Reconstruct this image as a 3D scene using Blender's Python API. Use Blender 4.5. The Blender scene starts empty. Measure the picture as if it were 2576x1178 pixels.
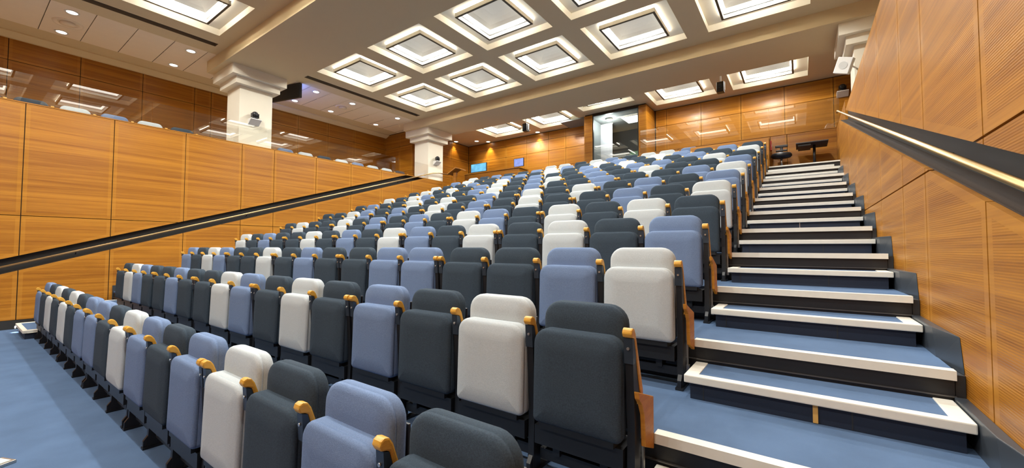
import bpy, bmesh, math, random
from mathutils import Vector, Matrix

random.seed(7)
S = bpy.context.scene
COL = S.collection
PI = math.pi

# ------------------------------------------------------------------ camera, world, exposure
YAW, PITCH, ROLL, FOC, CAMZ = 0.6204, 0.0368, 0.0029, 1018.23, 1.4759
cam_d = bpy.data.cameras.new('camera')
cam = bpy.data.objects.new('camera', cam_d)
COL.objects.link(cam)
cam_d.sensor_fit = 'HORIZONTAL'
cam_d.sensor_width = 36.0
cam_d.lens = FOC / 2576.0 * 36.0
cam_d.clip_start, cam_d.clip_end = 0.02, 200
_f = Vector((-math.sin(YAW) * math.cos(PITCH), math.cos(YAW) * math.cos(PITCH), math.sin(PITCH)))
_r = Vector((math.cos(YAW), math.sin(YAW), 0))
_u = _r.cross(_f)
_c, _s = math.cos(ROLL), math.sin(ROLL)
_r, _u = _c * _r + _s * _u, -_s * _r + _c * _u
M = Matrix((_r, _u, -_f)).transposed().to_4x4()
M.translation = (0, 0, CAMZ)
cam.matrix_world = M
S.camera = cam

world = bpy.data.worlds.new('world')
S.world = world
world.use_nodes = True
world.node_tree.nodes['Background'].inputs[0].default_value = (1.0, 0.93, 0.82, 1)
world.node_tree.nodes['Background'].inputs[1].default_value = 0.02

S.view_settings.view_transform = 'Standard'
S.view_settings.look = 'None'
S.view_settings.gamma = 1.0
S.view_settings.exposure = 0.12
S.view_settings.use_curve_mapping = False
S.cycles.max_bounces = 8
S.cycles.diffuse_bounces = 5
S.cycles.glossy_bounces = 3
S.cycles.transparent_max_bounces = 12
S.cycles.use_denoising = True
S.cycles.sample_clamp_indirect = 6.0

LAMP_COL = (0.98, 0.98, 0.95)
COFFER_W = 260.0        # watts of the wide lamp inside each coffer
COFFER_L = 4.5          # radiance of the lit coves inside the ceiling coffers
RING_L = 30.0            # small cove strips that wash the cream frames
DOWN_W = 60.0           # watts of a recessed downlight
WASH_W = 190.0           # watts of a wall washer

# ------------------------------------------------------------------ room dimensions (metres)
D, RISE, Y1N = 0.9311, 0.288, 2.0346          # row depth, row rise, front edge of the second platform
XW, XR = -11.6, 0.66                          # the two long walls
ZC, ZB = 6.4, 6.1                             # ceiling, underside of the beams
WTOP_L, WTOP_R = 4.14, 3.862
BALC = 3.50


def yk(k): return Y1N + (k - 1) * D
def zk(k): return RISE * (k + 1)


# ------------------------------------------------------------------ materials
def srgb(r, g, b):
    def f(c):
        c /= 255.0
        return c / 12.92 if c <= 0.04045 else ((c + 0.055) / 1.055) ** 2.4
    return (f(r), f(g), f(b), 1.0)


def new_mat(name):
    m = bpy.data.materials.new(name)
    m.use_nodes = True
    nt = m.node_tree
    return m, nt, nt.nodes['Principled BSDF']


def plain(name, col, rough=0.6, metal=0.0, noise=0.06, nscale=6.0, spec=0.5, bump=0.0, bscale=300.0):
    m, nt, b = new_mat(name)
    b.inputs['Roughness'].default_value = rough
    b.inputs['Metallic'].default_value = metal
    b.inputs['Specular IOR Level'].default_value = spec
    tc = nt.nodes.new('ShaderNodeTexCoord')
    n = nt.nodes.new('ShaderNodeTexNoise')
    n.inputs['Scale'].default_value = nscale
    n.inputs['Detail'].default_value = 4
    nt.links.new(tc.outputs['Object'], n.inputs['Vector'])
    mx = nt.nodes.new('ShaderNodeMix')
    mx.data_type = 'RGBA'
    c = Vector(col[:3])
    mx.inputs[6].default_value = (*(c * (1 - noise)), 1)
    mx.inputs[7].default_value = (*(c * (1 + noise)), 1)
    nt.links.new(n.outputs['Fac'], mx.inputs[0])
    nt.links.new(mx.outputs[2], b.inputs['Base Color'])
    if bump:
        n2 = nt.nodes.new('ShaderNodeTexNoise')
        n2.inputs['Scale'].default_value = bscale
        n2.inputs['Detail'].default_value = 2
        nt.links.new(tc.outputs['Object'], n2.inputs['Vector'])
        bp = nt.nodes.new('ShaderNodeBump')
        bp.inputs['Strength'].default_value = bump
        bp.inputs['Distance'].default_value = 0.002
        nt.links.new(n2.outputs['Fac'], bp.inputs['Height'])
        nt.links.new(bp.outputs['Normal'], b.inputs['Normal'])
    return m


def emit(name, col, strength):
    m, nt, b = new_mat(name)
    b.inputs['Base Color'].default_value = (0.8, 0.8, 0.8, 1)
    b.inputs['Emission Color'].default_value = (*col[:3], 1)
    b.inputs['Emission Strength'].default_value = strength
    return m


def wood(name, light, dark, rough=0.33, grooves=True, scale=(0.28, 0.28, 13.0)):
    """Veneer with grain streaks running horizontally, and the fine slots of an acoustic panel."""
    m, nt, b = new_mat(name)
    b.inputs['Roughness'].default_value = rough
    b.inputs['Specular IOR Level'].default_value = 0.36
    tc = nt.nodes.new('ShaderNodeTexCoord')
    mp = nt.nodes.new('ShaderNodeMapping')
    mp.inputs['Scale'].default_value = scale
    nt.links.new(tc.outputs['Object'], mp.inputs['Vector'])
    n1 = nt.nodes.new('ShaderNodeTexNoise')
    n1.inputs['Scale'].default_value = 1.0
    n1.inputs['Detail'].default_value = 7
    n1.inputs['Roughness'].default_value = 0.62
    n1.inputs['Distortion'].default_value = 0.5
    nt.links.new(mp.outputs['Vector'], n1.inputs['Vector'])
    mp2 = nt.nodes.new('ShaderNodeMapping')
    mp2.inputs['Scale'].default_value = (scale[0] * 6, scale[1] * 6, scale[2] * 9)
    nt.links.new(tc.outputs['Object'], mp2.inputs['Vector'])
    n2 = nt.nodes.new('ShaderNodeTexNoise')
    n2.inputs['Scale'].default_value = 1.0
    n2.inputs['Detail'].default_value = 3
    nt.links.new(mp2.outputs['Vector'], n2.inputs['Vector'])
    ad = nt.nodes.new('ShaderNodeMath')
    ad.operation = 'MULTIPLY_ADD'
    ad.inputs[1].default_value = 0.35
    nt.links.new(n2.outputs['Fac'], ad.inputs[0])
    nt.links.new(n1.outputs['Fac'], ad.inputs[2])
    rp = nt.nodes.new('ShaderNodeValToRGB')
    rp.color_ramp.elements[0].position = 0.46
    rp.color_ramp.elements[0].color = dark
    rp.color_ramp.elements[1].position = 0.86
    rp.color_ramp.elements[1].color = light
    nt.links.new(ad.outputs[0], rp.inputs['Fac'])
    nt.links.new(rp.outputs['Color'], b.inputs['Base Color'])
    if grooves:
        sx = nt.nodes.new('ShaderNodeSeparateXYZ')
        nt.links.new(tc.outputs['Object'], sx.inputs[0])
        mu = nt.nodes.new('ShaderNodeMath')
        mu.operation = 'MULTIPLY'
        mu.inputs[1].default_value = 2 * PI / 0.012
        nt.links.new(sx.outputs['Z'], mu.inputs[0])
        sn = nt.nodes.new('ShaderNodeMath')
        sn.operation = 'SINE'
        nt.links.new(mu.outputs[0], sn.inputs[0])
        bp = nt.nodes.new('ShaderNodeBump')
        bp.inputs['Strength'].default_value = 0.16
        bp.inputs['Distance'].default_value = 0.002
        nt.links.new(sn.outputs[0], bp.inputs['Height'])
        nt.links.new(bp.outputs['Normal'], b.inputs['Normal'])
    return m


def glass_mat(name, tint=(0.99, 0.995, 0.99)):
    m = bpy.data.materials.new(name)
    m.use_nodes = True
    nt = m.node_tree
    nt.nodes.clear()
    out = nt.nodes.new('ShaderNodeOutputMaterial')
    tr = nt.nodes.new('ShaderNodeBsdfTransparent')
    tr.inputs[0].default_value = (*tint, 1)
    gl = nt.nodes.new('ShaderNodeBsdfGlossy')
    gl.inputs['Roughness'].default_value = 0.0
    fr = nt.nodes.new('ShaderNodeFresnel')
    ge = nt.nodes.new('ShaderNodeNewGeometry')          # thin pane: the same reflectance on both faces
    io = nt.nodes.new('ShaderNodeMapRange')
    io.inputs['To Min'].default_value = 1.9
    io.inputs['To Max'].default_value = 1 / 1.9
    nt.links.new(ge.outputs['Backfacing'], io.inputs['Value'])
    nt.links.new(io.outputs['Result'], fr.inputs['IOR'])
    mx = nt.nodes.new('ShaderNodeMixShader')
    nt.links.new(fr.outputs[0], mx.inputs[0])
    nt.links.new(tr.outputs[0], mx.inputs[1])
    nt.links.new(gl.outputs[0], mx.inputs[2])
    nt.links.new(mx.outputs[0], out.inputs[0])
    return m


WOOD = wood('oak_veneer', (0.405, 0.165, 0.0135, 1), (0.20, 0.065, 0.004, 1))
WOOD_EDGE = wood('oak_panel_edge', (0.43, 0.185, 0.022, 1), (0.27, 0.10, 0.009, 1), grooves=False)
WOOD_ARM = wood('oak_armrest', (0.66, 0.355, 0.052, 1), (0.52, 0.25, 0.028, 1), rough=0.35, grooves=False, scale=(6, 6, 30))
WOOD_PANEL = wood('oak_end_panel', (0.62, 0.27, 0.028, 1), (0.46, 0.175, 0.014, 1), rough=0.5, grooves=False, scale=(6, 6, 30))
BACKING = plain('panel_joint_black', (0.03, 0.016, 0.008, 1), 0.9)
CEIL = plain('ceiling_paint', (0.66, 0.53, 0.32, 1), 0.9, noise=0.02)
TILE = plain('ceiling_tile', (0.84, 0.72, 0.56, 1), 0.9, noise=0.03)
CREAM = plain('cream_paint', (0.80, 0.74, 0.60, 1), 0.7, noise=0.02)
COFFER = plain('coffer_cream', (0.85, 0.80, 0.68, 1), 0.7, noise=0.02)
BRONZE = plain('bronze_trim', (0.10, 0.085, 0.055, 1), 0.5, 0.4)
VAULT = plain('coffer_vault_white', (0.62, 0.60, 0.55, 1), 0.6, noise=0.01)
COVE = emit('coffer_cove_lamp', (1.0, 0.95, 0.83), COFFER_L)
RING = emit('coffer_ring_strip', (1.0, 0.93, 0.78), RING_L)
LENS = emit('downlight_lens', (1.0, 0.93, 0.78), 9.0)
WHITE = plain('white_plastic', (0.75, 0.74, 0.70, 1), 0.45, noise=0.02)
BLACK = plain('black_steel', (0.010, 0.011, 0.013, 1), 0.42, 0.0, noise=0.15)
BLACKM = plain('black_plastic', (0.018, 0.018, 0.020, 1), 0.4)
RECESS = plain('handrail_recess_black', (0.016, 0.015, 0.013, 1), 0.5)
BRACKET = plain('blue_grey_steel', (0.045, 0.062, 0.085, 1), 0.38, 0.5)
CHROME = plain('zinc_plate', (0.55, 0.55, 0.53, 1), 0.3, 0.9)
ALU = plain('aluminium_edge', (0.13, 0.125, 0.12, 1), 0.45, 0.7)
BRASS = plain('brushed_brass', (0.46, 0.32, 0.15, 1), 0.34, 0.9, noise=0.04)
CARPET = plain('blue_carpet', (0.088, 0.142, 0.242, 1), 0.95, noise=0.22, nscale=3.2, spec=0.1, bump=0.5, bscale=260)
NAVY = plain('navy_riser', (0.007, 0.015, 0.034, 1), 0.6)
NOSING = plain('cream_nosing', (0.72, 0.70, 0.61, 1), 0.55, noise=0.07, nscale=18)
SKIRT = plain('black_skirting', (0.020, 0.022, 0.024, 1), 0.5)
PLINTH = plain('dark_grey_plinth', (0.035, 0.042, 0.050, 1), 0.35)
GLASS = glass_mat('clear_glass')
FAB = {
    'D': plain('charcoal_fabric', (0.038, 0.054, 0.072, 1), 0.95, noise=0.42, nscale=170, spec=0.15, bump=0.6, bscale=420),
    'B': plain('blue_grey_fabric', (0.140, 0.198, 0.320, 1), 0.95, noise=0.30, nscale=170, spec=0.15, bump=0.6, bscale=420),
    'W': plain('pale_grey_fabric', (0.46, 0.50, 0.51, 1), 0.95, noise=0.17, nscale=170, spec=0.15, bump=0.6, bscale=420),
}
COLNAME = {'D': 'charcoal', 'B': 'slate blue', 'W': 'pale grey'}


# ------------------------------------------------------------------ mesh collector
class MB:
    def __init__(self):
        self.v, self.f, self.m, self.sm = [], [], [], []

    def face(self, pts, mi=0, smooth=False):
        i = len(self.v)
        self.v += [tuple(p) for p in pts]
        self.f.append(tuple(range(i, i + len(pts))))
        self.m.append(mi)
        self.sm.append(smooth)

    def loops(self, rings, mi=0, smooth=True, cap0=True, cap1=True, closed=True):
        """rings: lists of points (same count), skinned one after the other."""
        base = len(self.v)
        n = len(rings[0])
        for r in rings:
            self.v += [tuple(p) for p in r]
        for a in range(len(rings) - 1):
            for b in range(n if closed else n - 1):
                c = (b + 1) % n
                self.f.append((base + a * n + b, base + a * n + c, base + (a + 1) * n + c, base + (a + 1) * n + b))
                self.m.append(mi)
                self.sm.append(smooth)
        if cap0:
            self.f.append(tuple(base + b for b in reversed(range(n))))
            self.m.append(mi)
            self.sm.append(False)
        if cap1:
            self.f.append(tuple(base + (len(rings) - 1) * n + b for b in range(n)))
            self.m.append(mi)
            self.sm.append(False)

    def box(self, x0, y0, z0, x1, y1, z1, mi=0):
        a = [(x0, y0, z0), (x1, y0, z0), (x1, y1, z0), (x0, y1, z0)]
        b = [(x, y, z1) for x, y, _ in a]
        self.loops([a, b], mi, False)

    def prism(self, poly, axis, a, b, mi=0):
        """poly: 2-D points in the plane across the axis (x: (y,z); y: (x,z); z: (x,y))."""
        def p(q, t):
            return {'x': (t, q[0], q[1]), 'y': (q[0], t, q[1]), 'z': (q[0], q[1], t)}[axis]
        self.loops([[p(q, a) for q in poly], [p(q, b) for q in poly]], mi, False)

    def cyl(self, p0, p1, r0, r1=None, n=16, mi=0, smooth=True):
        r1 = r0 if r1 is None else r1
        p0, p1 = Vector(p0), Vector(p1)
        ax = (p1 - p0).normalized()
        t = Vector((0, 0, 1)) if abs(ax.z) < 0.9 else Vector((1, 0, 0))
        u = ax.cross(t).normalized()
        w = ax.cross(u)
        self.loops([[p0 + r0 * (math.cos(2 * PI * i / n) * u + math.sin(2 * PI * i / n) * w) for i in range(n)],
                    [p1 + r1 * (math.cos(2 * PI * i / n) * u + math.sin(2 * PI * i / n) * w) for i in range(n)]], mi, smooth)

    def sphere(self, c, r, mi=0, n=16, k=10, sz=1.0):
        rings = []
        for a in range(1, k):
            t = PI * a / k
            rings.append([(c[0] + r * math.sin(t) * math.cos(2 * PI * i / n), c[1] + r * math.sin(t) * math.sin(2 * PI * i / n),
                           c[2] - sz * r * math.cos(t)) for i in range(n)])
        self.loops(rings, mi, True)

    def build(self, name, mats, parent=None, bevel=0.0, seg=2, loc=None):
        if not isinstance(mats, (list, tuple)):
            mats = [mats]
        me = bpy.data.meshes.new(name)
        me.from_pydata(self.v, [], self.f)
        for m in mats:
            me.materials.append(m)
        for p, mi, sm in zip(me.polygons, self.m, self.sm):
            p.material_index = mi
            p.use_smooth = sm
        bm = bmesh.new()
        bm.from_mesh(me)
        bmesh.ops.remove_doubles(bm, verts=bm.verts, dist=1e-5)
        if bevel:
            ed = [e for e in bm.edges if len(e.link_faces) == 2 and e.calc_face_angle(0) > 0.5]
            bmesh.ops.bevel(bm, geom=ed, offset=bevel, segments=seg, affect='EDGES', profile=0.6, clamp_overlap=True)
        bmesh.ops.recalc_face_normals(bm, faces=bm.faces)
        bm.to_mesh(me)
        bm.free()
        me.update()
        o = bpy.data.objects.new(name, me)
        COL.objects.link(o)
        if parent is not None:
            o.parent = parent
        if loc is not None:
            o.location = loc
        return o


def thing(name, label, cat, loc=(0, 0, 0), rotz=0.0, group=None):
    o = bpy.data.objects.new(name, None)
    o.empty_display_size = 0.1
    COL.objects.link(o)
    o.location = loc
    o.rotation_euler = (0, 0, rotz)
    tag(o, label, cat, group)
    return o


def tag(o, label, cat, group=None):
    o['label'] = label
    o['category'] = cat
    if group:
        o['group'] = group
    return o


def structure(o, label=None):
    o['kind'] = 'structure'
    if label:
        o['label'] = label
    return o


def dup(root, loc, rotz=0.0, label=None, group=None, swap=None):
    r = root.copy()
    COL.objects.link(r)
    r.location = loc
    r.rotation_euler = (0, 0, rotz)
    if label:
        r['label'] = label
    if group:
        r['group'] = group
    for ch in list(root.children):
        c = ch.copy()
        COL.objects.link(c)
        c.parent = r
        if swap and ch.type == 'MESH' and ch.data.name in swap:
            c.data = swap[ch.data.name]
        for g in list(ch.children):
            d = g.copy()
            COL.objects.link(d)
            d.parent = c
    return r


ORD = ['', 'first', 'second', 'third', 'fourth', 'fifth', 'sixth', 'seventh', 'eighth', 'ninth', 'tenth', 'eleventh',
       'twelfth', 'thirteenth', 'fourteenth', 'fifteenth', 'sixteenth', 'seventeenth']


# ------------------------------------------------------------------ panelled walls
def clip(poly, a, b, c):
    """keep a*u + b*v <= c"""
    out = []
    n = len(poly)
    for i in range(n):
        p, q = poly[i], poly[(i + 1) % n]
        dp, dq = a * p[0] + b * p[1] - c, a * q[0] + b * q[1] - c
        if dp <= 0:
            out.append(p)
        if dp * dq < 0:
            t = dp / (dp - dq)
            out.append((p[0] + t * (q[0] - p[0]), p[1] + t * (q[1] - p[1])))
    return out


def inset(poly, d):
    """shrink a convex counter-clockwise polygon by d"""
    res = [p for p in poly]
    n = len(poly)
    for i in range(n):
        p, q = poly[i], poly[(i + 1) % n]
        ex, ey = q[0] - p[0], q[1] - p[1]
        L = math.hypot(ex, ey)
        if L < 1e-6:
            continue
        nx, ny = ey / L, -ex / L            # outward for counter-clockwise
        res = clip(res, nx, ny, nx * p[0] + ny * p[1] - d)
        if len(res) < 3:
            return []
    return res


def area(poly):
    return 0.5 * sum(poly[i][0] * poly[(i + 1) % len(poly)][1] - poly[(i + 1) % len(poly)][0] * poly[i][1] for i in range(len(poly)))


def panels(mb, to3, us, vs, cuts_list, th=0.025, gap=0.006, edge=0.055):
    """Panels between the joints us and vs; cuts_list holds sets of half planes, one set per region of the wall.
    to3(u, v, d) places a point d in front of the backing."""
    for cuts in cuts_list:
        for i in range(len(us) - 1):
            for j in range(len(vs) - 1):
                poly = [(us[i], vs[j]), (us[i + 1], vs[j]), (us[i + 1], vs[j + 1]), (us[i], vs[j + 1])]
                for c in cuts:
                    poly = clip(poly, *c)
                    if len(poly) < 3:
                        break
                if len(poly) < 3 or area(poly) < 1e-3:
                    continue
                o = inset(poly, gap)
                if len(o) < 3:
                    continue
                mb.loops([[to3(u, v, 0) for u, v in o], [to3(u, v, th) for u, v in o]], 1, False, True, False)
                c = inset(o, edge)
                if len(c) == len(o):
                    for a in range(len(o)):
                        b = (a + 1) % len(o)
                        mb.face([to3(*o[a], th), to3(*o[b], th), to3(*c[b], th), to3(*c[a], th)], 1)
                    mb.face([to3(u, v, th) for u, v in c], 0)
                else:
                    mb.face([to3(u, v, th) for u, v in o], 0)


WMATS = [WOOD, WOOD_EDGE, BACKING, RECESS, CREAM]

# ---- left wall with its sloping handrail recess
LS, LY0, LZ0 = 0.318, 0.579, 1.128                     # slope and a point of the left handrail line


def lrail(y): return LZ0 + LS * (y - LY0)


LHALF = 0.13
seams_l = [-5.0, -4.0, -2.83, -1.63, -0.43, 0.785, 1.975, 3.18, 4.345, 5.125, 6.29, 7.43, 8.57, 9.87, 11.5]
mb = MB()
to3 = lambda u, v, d: (XW - 0.025 + d, u, v)
up_cut = (LS, -1.0, -(LZ0 - LS * LY0 + LHALF))         # v >= line + half
lo_cut = (-LS, 1.0, LZ0 - LS * LY0 - LHALF)            # v <= line - half
panels(mb, to3, seams_l, [0.16, 2.06, WTOP_L], [[up_cut], [lo_cut]])
# backing and recess
poly = [(-5, 0), (11.5, 0), (11.5, WTOP_L), (-5, WTOP_L)]
for cut in (up_cut, lo_cut):
    p = clip(poly, *cut)
    mb.prism(p, 'x', XW - 0.16, XW - 0.026, 2)
mb.prism([(-5, 0), (11.5, 0), (11.5, WTOP_L), (-5, WTOP_L)], 'x', XW - 0.2, XW - 0.16, 3)
# thin cap along the top
mb.box(XW - 0.2, -5, WTOP_L, XW + 0.004, 11.5, WTOP_L + 0.018, 1)
mb.box(XW - 0.026, -5, 0, XW + 0.004, 11.5, 0.16, 3)
wl = structure(mb.build('wall_left', WMATS), 'oak panelled wall under the left gallery')

# ---- right wall
RS, RLO, RUP = 0.309, 0.879, 1.119
seams_r = [-5.0, -3.8, -2.6, -1.5, -0.4, 0.58, 1.61, 2.64, 3.67, 4.37, 5.43, 6.42, 7.4, 8.45, 10.28]
mb = MB()
to3r = lambda u, v, d: (XR + 0.025 - d, u, v)
upc = (RS, -1.0, -RUP)
loc_ = (-RS, 1.0, RLO)
endc = (1.0, 0.0, 11.2)
panels(mb, to3r, seams_r, [0.0, 1.975, WTOP_R], [[upc]])
panels(mb, to3r, seams_r, [0.0, 1.975, 4.4], [[loc_]])
p = clip([(-5, 0), (10.28, 0), (10.28, WTOP_R), (-5, WTOP_R)], *upc)
mb.prism(p, 'x', XR + 0.026, XR + 0.14, 2)
p = clip([(-5, 0), (10.28, 0), (10.28, 4.4), (-5, 4.4)], *loc_)
mb.prism(p, 'x', XR + 0.026, XR + 0.14, 2)
mb.prism(clip([(-5, 0), (10.28, 0), (10.28, 4.4), (-5, 4.4)], -RS, 1.0, RUP), 'x', XR + 0.14, XR + 0.18, 3)
mb.box(XR + 0.001, -5, WTOP_R, XR + 0.18, 8.87, WTOP_R + 0.015, 1)
structure(mb.build('wall_right', WMATS), 'oak panelled wall beside the right stairs')

# ---- gallery back wall on the left, the short wall across, and the wall beyond
mb = MB()
tog = lambda u, v, d: (-14.72 + d, u, v)
panels(mb, tog, [-5, -3.9, -2.8, -1.9, -0.5, 0.70, 1.845, 3.03, 4.2, 4.62, 5.9, 7.27, 8.41, 9.52, 11.05], [BALC, 4.7, 5.78, 6.37], [[]])
mb.box(-14.9, -5, BALC, -14.725, 11.1, ZC, 2)
structure(mb.build('wall_gallery', WMATS))
mb = MB()
panels(mb, lambda u, v, d: (u, 11.07 - d, v), [-14.7, -13.75, -12.95], [BALC, 4.7, 5.78, 6.37], [[]])
mb.box(-14.9, 11.075, BALC, -12.97, 11.2, ZC, 2)
panels(mb, lambda u, v, d: (-12.975 + d, u, v), [11.05, 12.2, 13.35, 14.5], [BALC, 4.7, 5.6, 6.06, 6.37], [[]])
mb.box(-13.1, 11.08, BALC, -12.98, 14.7, ZC, 2)
structure(mb.build('wall_side', WMATS))

# ---- back wall and the projection booth standing in front of it
BY = 14.52
mb = MB()
tob = lambda u, v, d: (u, BY + 0.025 - d, v)
panels(mb, tob, [-12.95, -11.8, -10.72, -9.6, -8.51, -7.7, -6.45], [3.456, 4.6, 5.58, 6.06, 6.38], [[]])
panels(mb, tob, [-4.12, -3.75, -2.64, -1.475, -0.33, 0.825, 2.0, 3.2, 4.2], [3.456, 4.7, 5.80, 6.38], [[]])
mb.box(-13.0, BY + 0.026, 3.3, -6.3, BY + 0.2, ZC, 2)
mb.box(-4.3, BY + 0.026, 3.3, 4.4, BY + 0.2, ZC, 2)
structure(mb.build('wall_back', WMATS), 'oak panelled wall at the back of the theatre')
mb = MB()
FY = 13.55
panels(mb, lambda u, v, d: (u, FY + 0.025 - d, v), [-6.43, -6.10], [3.456, 6.36], [[]], edge=0.04)
panels(mb, lambda u, v, d: (u, FY + 0.025 - d, v), [-4.42, -4.15], [3.456, 6.36], [[]], edge=0.04)
panels(mb, lambda u, v, d: (-4.175 + d, u, v), [FY, BY], [3.456, 6.36], [[]], edge=0.05)
panels(mb, lambda u, v, d: (-6.405 - d, u, v), [FY, BY], [3.456, 6.36], [[]], edge=0.05)
panels(mb, lambda u, v, d: (u, FY + 0.025 - d, v), [-6.10, -4.42], [3.456, 4.45], [[]], edge=0.05)
mb.box(-6.40, FY + 0.026, 3.456, -6.10, FY + 0.10, 6.4, 2)
mb.box(-4.42, FY + 0.026, 3.456, -4.18, FY + 0.10, 6.4, 2)
mb.box(-6.40, FY + 0.1, 3.456, -6.30, 14.72, 6.4, 2)
mb.box(-4.28, FY + 0.1, 3.456, -4.18, 16.2, 6.4, 2)
mb.box(-6.10, FY + 0.026, 3.456, -4.42, FY + 0.10, 4.45, 2)
mb.box(-6.10, FY + 0.0, 6.33, -4.42, FY + 0.10, 6.40, 2)
structure(mb.build('wall_booth', WMATS), 'oak clad projection booth front')
# booth window: frame, pane
mb = MB()
for x0, x1, z0, z1 in ((-6.10, -6.07, 4.45, 6.33), (-4.45, -4.42, 4.45, 6.33), (-6.07, -4.45, 4.45, 4.48), (-6.07, -4.45, 6.30, 6.33)):
    mb.box(x0, FY + 0.01, z0, x1, FY + 0.07, z1)
win = structure(mb.build('window_1', BLACKM), 'tall projection booth window')
mb = MB()
mb.box(-6.07, FY + 0.035, 4.48, -4.45, FY + 0.043, 6.30)
mb.build('window_pane', GLASS, win)
# inside the booth
BOOTH = plain('booth_paint', (0.20, 0.22, 0.22, 1), 0.8)
BOOTHF = plain('booth_floor', (0.05, 0.06, 0.055, 1), 0.8)
mb = MB()
mb.box(-7.5, 16.1, 3.456, -4.28, 16.2, 6.4, 2)
mb.box(-7.5, FY + 0.12, 6.35, -4.28, 16.1, 6.42, 0)
mb.box(-7.5, FY + 0.12, 3.40, -4.28, 16.1, 3.456, 1)
mb.box(-6.30, FY + 0.12, 3.456, -6.28, 14.72, 6.35, 0)
mb.box(-7.5, 14.72, 3.456, -7.48, 16.1, 6.35, 0)
mb.box(-7.5, 14.72, 3.456, -6.30, 14.74, 6.35, 0)
mb.box(-4.30, FY + 0.12, 3.456, -4.28, 16.1, 6.33, 0)
structure(mb.build('wall_inner', [BOOTH, BOOTHF, plain('booth_back_dark', (0.025, 0.03, 0.03, 1), 0.8)]))

# ---- front wall (behind the camera) and right gallery enclosure
mb = MB()
panels(mb, lambda u, v, d: (u, -5.0 + d, v), [-14.7, -12.5, -11.6, -9.5, -7.5, -5.5, -3.5, -1.5, 0.7, 2.5, 4.2], [0, 2.06, 4.1, 6.4], [[]])
mb.box(-15, -5.2, 0, 4.4, -5.01, 6.5, 2)
structure(mb.build('wall_front', WMATS))
mb = MB()
panels(mb, lambda u, v, d: (4.2 - d, u, v), [-5, -3, -1, 1, 3, 5, 7, 9, 11, 13, 14.6], [BALC, 4.9, 6.4], [[]])
mb.box(4.21, -5, BALC, 4.4, 14.7, 6.5, 2)
structure(mb.build('wall_far_right', WMATS))

# ------------------------------------------------------------------ floor and gallery floors
mb = MB()
mb.box(XW, -5, -0.12, XR, yk(0) + 0.02, 0.0)
mb.box(XW, yk(0) + 0.02, -0.12, XR, 15, -0.01)
structure(mb.build('floor', CARPET), 'blue carpeted floor in front of the seats')
mb = MB()
mb.box(-14.72, -5, BALC - 0.2, XW - 0.2, 11.1, BALC)
mb.box(XR + 0.18, -5, BALC - 0.2, 4.2, 14.5, BALC)
structure(mb.build('floor_gallery', plain('gallery_floor_beige', (0.55, 0.46, 0.34, 1), 0.7)))

# ------------------------------------------------------------------ stepped platforms
RISER_MATS = [CARPET, BLACK, ALU]
for k in range(0, 12):
    y0, z1 = yk(k), zk(k)
    y1 = yk(k + 1) + 0.018
    if k == 11:
        y1 = BY
    if k == 11:
        y0 = 11.36
    z0 = z1 - RISE
    xr = 0.622 if k < 9 else (0.76 if k < 11 else 4.2)
    mb = MB()
    mb.box(XW, y0 + 0.018, z1 - 0.03, xr, y1, z1, 0)
    mb.box(XW, y0 + 0.022, z0, xr - 0.004, y1, z1 - 0.03, 1)
    for dz in (0.125, 0.215):
        mb.box(XW + 0.02, y0 + 0.010, z1 - dz - 0.006, xr, y0 + 0.03, z1 - dz, 2)
    t = structure(mb.build('floor_tier', RISER_MATS), '%s carpeted seating platform up from the floor' % ORD[k + 1])
    mb = MB()
    yn = 11.5 if k == 11 else y0
    xn = 0.622 if k < 9 else 0.755
    for xa, xb in ((-0.600, xn), (XW + 0.32, -10.2)):
        mb.prism([(yn, z1 - 0.044), (yn, z1 + 0.004), (yn + 0.062, z1 + 0.004), (yn + 0.062, z1 - 0.001), (yn + 0.020, z1 - 0.001), (yn + 0.020, z1 - 0.044)], 'x', xa, xb, 0)
    if k == 11:
        mb.box(-0.6, y0, z1 - 0.03, xn, yn + 0.03, z1 - 0.001, 0)
    n = mb.build('nosing', NOSING, t)
    n['label'] = 'cream nosing strip along the platform edge'

# half steps of the aisles
DS, HS = 0.3431, 0.148


def half_step(k, x0, x1, name, label, group, returns=True):
    y0, y1 = yk(k) - DS, yk(k) + 0.015
    if k == 11:
        y0, y1 = yk(k) - DS, 11.37
    zt = zk(k) - HS
    zb = zk(k) - RISE
    t = thing(name, label, 'step', ((x0 + x1) / 2, (y0 + y1) / 2, zb), 0, group)
    hx = (x1 - x0) / 2
    hy = (y1 - y0) / 2
    h = zt - zb
    mb = MB()
    mb.box(-hx + 0.03, -hy + 0.028, 0.001, hx - 0.03, hy - 0.002, h - 0.040, 0)
    for xx in (-hx + 0.10, hx * 0.30):
        mb.box(xx, -hy + 0.0265, 0.004, xx + 0.006, -hy + 0.030, h - 0.040, 1)
    mb.build('riser', [NAVY, SKIRT], t)
    mb = MB()
    mb.box(-hx + 0.005, -hy + 0.005, h - 0.040, hx - 0.005, hy, h - 0.001, 0)
    mb.build('tread', CARPET, t)
    mb = MB()
    w = 0.055
    mb.box(-hx, -hy, h - 0.042, hx, -hy + w, h + 0.004, 0)
    if returns:
        mb.box(-hx, -hy + w, h - 0.042, -hx + 0.075, hy, h + 0.004, 0)
        mb.box(hx - 0.075, -hy + w, h - 0.042, hx, hy, h + 0.004, 0)
    n = mb.build('nosing', NOSING, t, bevel=0.006)
    n['label'] = 'cream nosing around the step edge'
    return t


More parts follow.
